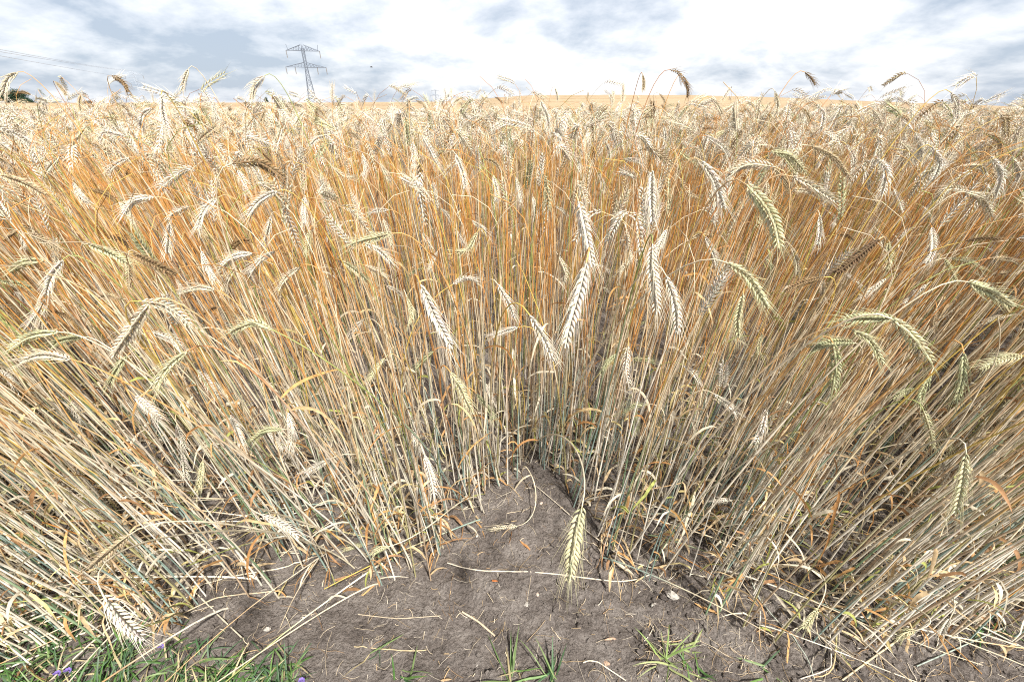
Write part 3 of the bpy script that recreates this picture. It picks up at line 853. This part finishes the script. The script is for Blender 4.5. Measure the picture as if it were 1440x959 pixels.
for a in [(945, 838, .017, 'largest whitish stone on the soil right of the hanging ear'), (920, 852, .010, 'small pale stone just left of the largest white stone'), (741, 852, .009, 'pale pebble on open soil below the long lying straw'),
          (671, 755, .006, 'tiny white pebble on soil left of the notch'), (379, 891, .009, 'pale pebble on the left bare soil near the grass'), (761, 710, .007, 'pebble inside the soil notch', (.45, .36, .3)),
          (853, 933, .008, 'brown pebble near the bottom green tuft', (.4, .28, .2)), (756, 841, .006, 'small tan pebble beside the hanging ear tip', (.5, .4, .33)), (671, 934, .005, 'white speck of stone beside the middle green tuft')]: stone(*a)

def straw(pxs, rad, label, col, lift=.008, name='fallen_straw'):
    rad *= .72; col = tuple(c * .82 for c in col); P = []
    for (px, py) in pxs:
        q = on_ground(px, py); P.append(np.array([q[0], q[1], gz(q[0], q[1]) + lift]))
    C, L = spline(P, 24); P_ = np.array(P); sg = np.linspace(0, len(P_) - 1, 24); C2 = resample(P_[None], (sg / (len(P_) - 1))[None])[0]; C = C * .35 + C2 * .65; C[:, 2] = np.maximum(C[:, 2], [gz(a, b) + rad * .7 for a, b in C[:, :2]])
    root = C[0]; g = Geo(); n = len(C)
    rr = np.full((1, n), rad); rr[0, [7, 15]] *= 1.35
    tubes(g, C[None], rr, 6, np.array([col])); o = g.build(name, M_STEM, origin=root); o.location = tuple(float(v) for v in root)
    props(o, label, 'straw', 'broken straws lying on the soil')
for a in [([(630, 797), (668, 808), (760, 810), (876, 822), (913, 807)], .0026, 'long pale straw lying right across the bare soil patch', (.66, .58, .46)),
          ([(650, 862), (672, 876), (696, 897)], .0036, 'short flat tan straw piece on open soil below the patch', (.7, .56, .4)),
          ([(753, 690), (790, 718), (830, 755), (880, 785), (920, 797)], .0021, 'pale straw slanting out of the right side of the notch', (.66, .58, .46)),
          ([(150, 886), (75, 924), (-20, 964)], .003, 'straight white straw over the bottom left grass', (.74, .68, .56)),
          ([(170, 850), (270, 830), (335, 815), (400, 800), (440, 785)], .0028, 'long pale straw lying from left grass edge towards stalk feet', (.7, .62, .48)),
          ([(265, 825), (310, 870), (345, 905)], .0024, 'pale straw slanting down across the left bare soil', (.66, .58, .44)),
          ([(240, 880), (310, 845), (370, 838), (395, 830)], .0022, 'curved tan straw on the left bare soil', (.62, .5, .34)),
          ([(820, 932), (836, 931), (880, 957)], .0022, 'bent white straw at the bottom right of centre', (.7, .62, .5)),
          ([(1185, 955), (1240, 915), (1285, 885)], .0028, 'tan straw ending in a split tip at the lower right', (.66, .56, .38)),
          ([(1125, 955), (1168, 938), (1165, 885)], .002, 'thin pale straw corner piece on the right soil', (.68, .6, .5)),
          ([(1290, 935), (1340, 915), (1420, 880)], .0022, 'blue-green straw lying on the far right soil', (.4, .46, .4)),
          ([(1030, 760), (1075, 850), (1130, 910), (1145, 955)], .0022, 'grey-green straw running down the right soil to the frame bottom', (.5, .54, .46)),
          ([(500, 915), (580, 922), (600, 917)], .0016, 'thin yellow straw on soil below the left clump', (.62, .5, .3)),
          ([(505, 868), (560, 875), (620, 870)], .0015, 'thin pale straw on soil under the left clump', (.6, .5, .36))]: straw(*a)
def twig_leaf(px, py, ang, L, label, col):
    p = on_ground(px, py); d = np.array([math.cos(ang), math.sin(ang), .5]); P = [np.array([p[0], p[1], gz(p[0], p[1]) + .004])]
    for q in range(9): d = nrm(d + np.array([0, 0, -.16]) + lr.normal(0, .08, 3)); P.append(P[-1] + d * L / 9)
    P = np.array(P); P[:, 2] = np.maximum(P[:, 2], [gz(a, b) + .003 for a, b in P[:, :2]])
    g = Geo(); ribbons(g, P[None], (.0048 * np.interp(np.linspace(0, 1, 10), [0, .3, .7, 1], [.4, 1, .8, .05]))[None], np.array([[.3, .2, 1.]]), np.array([col]), .35)
    o = g.build('dry_leaf', M_LEAF, origin=P[0]); o.location = tuple(float(v) for v in P[0]); props(o, label, 'dry leaf', 'dry leaves lying on the soil')
for a in [(715, 772, 1.0, .06, 'orange dry leaf curled on the soil in the patch middle', (.74, .4, .18)), (745, 780, 2.4, .05, 'small orange leaf beside the curled leaf in the patch', (.7, .36, .15)), (692, 822, .3, .02, 'tiny rust-coloured leaf scrap under the long straw', (.6, .22, .08)),
          (620, 958, .1, .03, 'tan leaf scrap at the bottom edge left of centre', (.65, .45, .26)), (1065, 885, .4, .06, 'pale orange leaf on the right bare soil', (.72, .46, .24)), (150, 880, -1.2, .07, 'bright tan leaf at the bottom left grass', (.74, .5, .22)),
          (1300, 880, -1.0, .06, 'tan upright leaf scrap at the lower right soil', (.68, .44, .2)), (850, 900, .2, .04, 'pale pinkish leaf right of the hanging ear tip', (.7, .5, .36)), (775, 800, 1.4, .035, 'white split husk standing by the long straw', (.8, .76, .68))]: twig_leaf(*a)

# ------------------------------------------------------------------ green grass and flowers
def blades(g, cx, cy, n, Ls, spread, rg, cols, lean=.9, w=.0026):
    x = cx + rg.normal(0, spread, n); y = cy + rg.normal(0, spread, n); z = hill(x, y) + soil_h(x, y) - .002
    a = rg.uniform(0, 2 * np.pi, n); d = nrm(np.stack([np.cos(a) * lean, np.sin(a) * lean, rg.uniform(.7, 1.6, n)], -1)); L = rg.uniform(.5, 1.1, n) * Ls; m = 7; pts = [np.stack([x, y, z], -1)]
    c = rg.uniform(.06, .3, n)
    for q in range(m): d = nrm(d + np.array([0, 0, -1.]) * c[:, None]); pts.append(pts[-1] + d * (L / m)[:, None])
    P = np.stack(pts, 1); P[..., 2] = np.maximum(P[..., 2], hill(P[..., 0], P[..., 1]) + .006)
    W = rg.uniform(.6, 1.2, n)[:, None] * w * np.interp(np.linspace(0, 1, m + 1), [0, .3, .7, 1], [.7, 1, .75, .05])[None]
    C = np.array(cols)[rg.integers(0, len(cols), n)] * rg.uniform(.8, 1.15, (n, 1))
    S0 = np.cross(d, [0, 0, 1.]) + rg.normal(0, .3, d.shape)
    ribbons(g, P, W, S0, C, .3)
GREEN = [(.09, .19, .05), (.14, .25, .07), (.06, .13, .05), (.20, .28, .11), (.11, .18, .10), (.50, .42, .24)]
gg = Geo(); gr = np.random.default_rng(31)
for k in range(150):
    px = gr.uniform(-260, 400); py = gr.uniform(905 + .10 * max(px, 0), 1050)
    if gr.random() < .25: px = gr.uniform(-200, 140); py = gr.uniform(870, 910)
    p = on_ground(px, py); blades(gg, p[0], p[1], 12, gr.uniform(.06, .11), .022, gr, GREEN, 1.1, .0021)
props(gg.build('grass', M_GRASS), 'green grass growing along the bottom left of the field edge', 'grass', kind='stuff')
TUFTS = [(722, 950, 12, .13, 'green grass tuft at the bottom just left of centre', GREEN[1::2]), (775, 955, 10, .12, 'green tuft with wide blades right of the bottom middle', GREEN[1:4]), (938, 935, 14, .13, 'bright yellow-green drooping tuft below the right clump', [(.26, .36, .11), (.20, .29, .09), (.36, .40, .18)]),
         (572, 955, 5, .12, 'sparse upright green shoots at the bottom left of centre', GREEN), (975, 950, 6, .09, 'low dark green shoots beside the bright tuft', GREEN[:3]), (1080, 945, 4, .14, 'single green shoots on the right soil', GREEN[1:]), (405, 935, 8, .11, 'green tuft at the right end of the bottom grass', GREEN),
         (520, 930, 4, .10, 'thin green seedling on the soil below the left clump', GREEN[3:]), (1385, 880, 9, .09, 'green leafy shoots beneath the right edge stalks', GREEN), (1425, 890, 7, .08, 'small green sprig in the bottom right corner', GREEN[1:3]), (960, 905, 5, .07, 'small sparse sprout above the bright tuft', [(.3, .35, .14)])]
for px, py, n, L, lab, cols in TUFTS:
    p = on_ground(px, py); g = Geo(); blades(g, 0, 0, n, L, .009, gr, cols, .8, .0024)
    o = g.build('grass_tuft', M_GRASS); o.location = (p[0], p[1], gz(p[0], p[1])); props(o, lab, 'grass tuft', 'green tufts on the bare soil')
def flower(px, py, h, lab):
    q = on_ground(px, py, h); g = Geo(); b = np.array([q[0], q[1] + .02, gz(q[0], q[1] + .02)])
    o = empty('wild_flower', b); P, _ = spline([b, b + (q - b) * .5 + [.008, 0, .01], q], 8)
    tubes(g, P[None], np.full((1, 8), .0009), 5, np.array([[.14, .26, .08]])); g.build('stem', M_GRASS, o, origin=b)
    for k in range(7):
        a = k * .9; g = Geo(); d = nrm(np.array([math.cos(a), math.sin(a), .5 + .25 * (k % 3)])); pp = np.array([q + d * s + np.array([0, 0, .0015 * k]) for s in (0, .003, .006, .008)])
        ribbons(g, pp[None], np.array([[.0008, .0026, .003, .0008]]), nrm(np.cross(d, [0, 0, 1.]))[None], np.array([[.26, .18, .55]]), .4); g.build('petal', M_GRASS, o, origin=b)
    props(o, lab, 'flower', 'small violet flowers in the grass')
for a in [(227, 910, .07, 'violet flower touching the tip of the big hanging left ear'), (97, 944, .07, 'larger violet flower at the bottom left of the grass'), (82, 948, .06, 'smaller violet flower just left of the larger one'), (425, 958, .05, 'violet speck of flower at the bottom edge')]: flower(*a)

# ------------------------------------------------------------------ pylons, cables, trees on the skyline
BAR = [1.0, (.20, .23, .28)]
def bar(g, a, b, w, col=None):
    w *= BAR[0]; col = col or BAR[1]
    a = np.array(a, float); b = np.array(b, float)
    tubes(g, np.stack([a, b])[None], np.array([[w, w]]), 4, np.array([col]))
def pylon(h, th=1.0):
    """lattice tower, height h: mast > crossarms, peaks, insulators"""
    o = empty('electricity_pylon', (0, 0, 0)); g = Geo(); w0, w1 = h * .085, h * .022; lv = 13
    zs = [h * .93 * (1 - (1 - k / lv) ** 1.25) for k in range(lv + 1)]
    wid = lambda z: w0 + (w1 - w0) * min(1, z / (h * .62)) ** .8
    cs = [(-1, -1), (1, -1), (1, 1), (-1, 1)]
    for k in range(lv):
        for q in range(4):
            c, d = cs[q], cs[(q + 1) % 4]; za, zb = zs[k], zs[k + 1]; wa, wb = wid(za), wid(zb)
            bar(g, (c[0] * wa, c[1] * wa, za), (c[0] * wb, c[1] * wb, zb), .0036 * h)
            bar(g, (c[0] * wa, c[1] * wa, za), (d[0] * wb, d[1] * wb, zb), .0022 * h); bar(g, (d[0] * wa, d[1] * wa, za), (c[0] * wb, c[1] * wb, zb), .0022 * h)
            bar(g, (c[0] * wb, c[1] * wb, zb), (d[0] * wb, d[1] * wb, zb), .0022 * h)
    g.build('mast', M_METAL, o)
    for za, half, rise in ((.90, .27, .085), (.66, .33, .07)):
        g = Geo(); z = za * h; ww = wid(z)
        for s in (-1, 1):
            tip = (s * half * h, 0, z)
            for yy in (-1, 1):
                bar(g, (s * ww, yy * ww, z), tip, .0052 * h); bar(g, (s * ww, yy * ww, z + rise * h), tip, .0044 * h)
                n = 6
                for k in range(n):
                    t0, t1 = k / n, (k + 1) / n
                    lo = lambda t: np.array([s * ww + (tip[0] - s * ww) * t, yy * ww * (1 - t), z]); hi = lambda t: np.array([s * ww + (tip[0] - s * ww) * t, yy * ww * (1 - t), z + rise * h * (1 - t)])
                    bar(g, lo(t0), hi(t1), .002 * h); bar(g, hi(t1), lo(t1), .002 * h)
        for yy in (-1, 1): bar(g, (-ww, yy * ww, z), (ww, yy * ww, z), .0036 * h)
        if za > .8:
            for a in cs: bar(g, (a[0] * ww, a[1] * ww, z), (0, 0, z + rise * h), .0036 * h)
        g.build('crossarm', M_METAL, o)
        for fx in ((-1, -.55, .55, 1) if za < .8 else (-1, 1)):
            g = Geo(); x = fx * half * h
            P = np.array([[x, 0, z - .1 - k * .0105 * h] for k in range(11)]); tubes(g, P[None], np.array([[.004 * h if k % 2 else .0075 * h for k in range(11)]]), 6, np.array([[.24, .22, .2]])); g.build('insulator', M_METAL, o)
    for s in (-1, 1):
        g = Geo(); bar(g, (s * .235 * h, 0, .90 * h), (s * .255 * h, 0, .99 * h), .0035 * h); g.build('earth_wire_peak', M_METAL, o)
    return o
def tree_copy(o):
    c = o.copy(); COL.objects.link(c)
    for ch in o.children: d = ch.copy(); COL.objects.link(d); d.parent = c
    return c
def far_point(px, py, Yd):
    v = (479.5 - py) / FPX; z = Yd / (cp + v * sp_); return unproj(px, py, z)
def place_pylon(o, px, py_top, Yd, rz, H, lab):
    top = far_point(px, py_top, Yd); base = -1.0
    s = (top[2] - base) / H * 1.0
    o.location = (top[0], Yd, base); o.scale = (s, s, s); o.rotation_euler = (0, 0, rz); props(o, lab, 'pylon', 'electricity pylons on the skyline')
    return s
p1 = pylon(40); place_pylon(p1, 424, 62, 330, .25, 40, 'tall grey lattice electricity pylon standing clear on the skyline')
p2 = tree_copy(p1); place_pylon(p2, 612, 126, 1250, .1, 40, 'tiny far lattice pylon between the tall pylon and the hill')
BAR[:] = [.55, (.50, .55, .62)]  # distance haze put into the bar colour: paler, bluer, on thinner bars
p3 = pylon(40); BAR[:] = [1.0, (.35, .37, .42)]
place_pylon(p3, 186, 100, 640, 1.25, 40, 'faint distant pylon left of the tall one, seen end on')
def cable(a, b, sag, lab, r=.03):
    a = np.array(a, float); b = np.array(b, float); t = np.linspace(0, 1, 40)[:, None]; P = a + (b - a) * t; P[:, 2] -= sag * 4 * (t * (1 - t))[:, 0]
    g = Geo(); tubes(g, P[None], np.full((1, 40), r), 4, np.array([[.35, .37, .42]])); o = g.build('power_cable', M_METAL, origin=a); o.location = tuple(float(v) for v in a); props(o, lab, 'power cable', 'overhead power cables')
pt = far_point(186, 99, 640)
for k, (py, z_) in enumerate([(64, 150), (67, 150), (73, 152)]):
    b = far_point(0, py, z_); a = pt + np.array([(-6, 0, 6)[k], 0, (0, -1, -9)[k]]); d = b - a
    cable(a, a + d * 1.35, 1.5, ['topmost thin cable crossing the upper left sky', 'thin cable just under the topmost one at the upper left', 'lowest thin cable of the three at the upper left'][k], .055)

def tree(px, py_base, py_top, Yd, wide, lab, kind='tree', seed=1):
    rg = np.random.default_rng(seed); base = far_point(px, py_base, Yd); top = far_point(px, py_top, Yd); zb = float(hill(base[0], Yd)); h = top[2] - zb
    o = empty(kind, (base[0], Yd, zb)); g = Geo()
    P = np.array([[0, 0, -.3], [.05, 0, h * .3], [.1, .05, h * .75]]); tubes(g, P[None], np.array([[.05 * h, .04 * h, .01 * h]]), 7, np.array([[.12, .09, .07]]))
    for k in range(6):
        a = k * 1.05; b0 = np.array([.06, 0, h * (.3 + .06 * k)]); tubes(g, np.array([b0, b0 + [math.cos(a) * wide * .3, math.sin(a) * wide * .3, h * .18], b0 + [math.cos(a) * wide * .45, math.sin(a) * wide * .45, h * .3]])[None], np.array([[.02 * h, .012 * h, .004 * h]]), 5, np.array([[.12, .09, .07]]))
    g.build('trunk', M_TREE, o); g = Geo(); nc = 26; cs = rg.normal(0, 1, (nc, 3)); cs = cs / np.linalg.norm(cs, axis=1, keepdims=True) * rg.uniform(.2, .85, (nc, 1)) ; cs = cs * [wide * .5, wide * .5, h * .38] + [0, 0, h * .60]
    n = 3200; ci = rg.integers(0, nc, n); p = cs[ci] + rg.normal(0, 1, (n, 3)) * [wide * .10, wide * .10, h * .07]; p[:, 2] = np.maximum(p[:, 2], .12 * h)
    s = .035 * h; e1 = nrm(rg.normal(0, 1, (n, 3))) * s * rg.uniform(.5, 1.3, (n, 1)); e2 = nrm(np.cross(e1, rg.normal(0, 1, (n, 3)))) * s * .6
    V = np.stack([p - e1, p + e2, p + e1, p - e2], 1); sh = rg.uniform(.6, 1.3, nc)[ci][:, None] * rg.uniform(.8, 1.2, (n, 1)); C = np.array([.035, .075, .04]) * sh
    g.add(V, np.arange(n * 4).reshape(-1, 4), np.repeat(C, 4, 0)); g.build('crown', M_TREE, o); props(o, lab, 'tree', 'dark trees on the left skyline')
tree(26, 148, 124, 235, 9, 'biggest dark green tree on the left skyline behind an ear', seed=1)
tree(13, 148, 125, 240, 6, 'dark tree at the very left, half hidden by the bent ear', seed=2)
tree(40, 148, 136, 235, 6, 'low dark bush at the right foot of the biggest tree', seed=3)
tree(66, 146, 140, 260, 4, 'tiny low bush on the skyline right of the dark trees', seed=4)
tree(376, 146, 137.5, 165, 1.2, 'tiny dark round bush on the skyline left of the pylon', seed=5)
# bird
def bird():
    p = far_point(522, 95, 60); g = Geo(); o = empty('bird', p)
    B = np.array([[-.16, 0, 0], [-.05, 0, .02], [.06, 0, .02], [.15, 0, .01], [.2, 0, 0]]); tubes(g, B[None], np.array([[.01, .045, .05, .03, .006]]), 8, np.array([[.06, .05, .05]])); g.build('body', M_STONE, o)
    for s in (-1, 1):
        g = Geo(); P = np.array([[0, 0, .02], [.03, s * .12, .08], [-.02, s * .25, .07], [-.08, s * .34, .03]]); ribbons(g, P[None], np.array([[.06, .06, .04, .008]]), np.array([[1., 0, 0]]), np.array([[.06, .05, .05]]), .05); g.build('wing', M_STONE, o)
    o.rotation_euler = (0, 0, .3); props(o, 'small dark bird flying in the sky right of the pylon', 'bird')
bird()
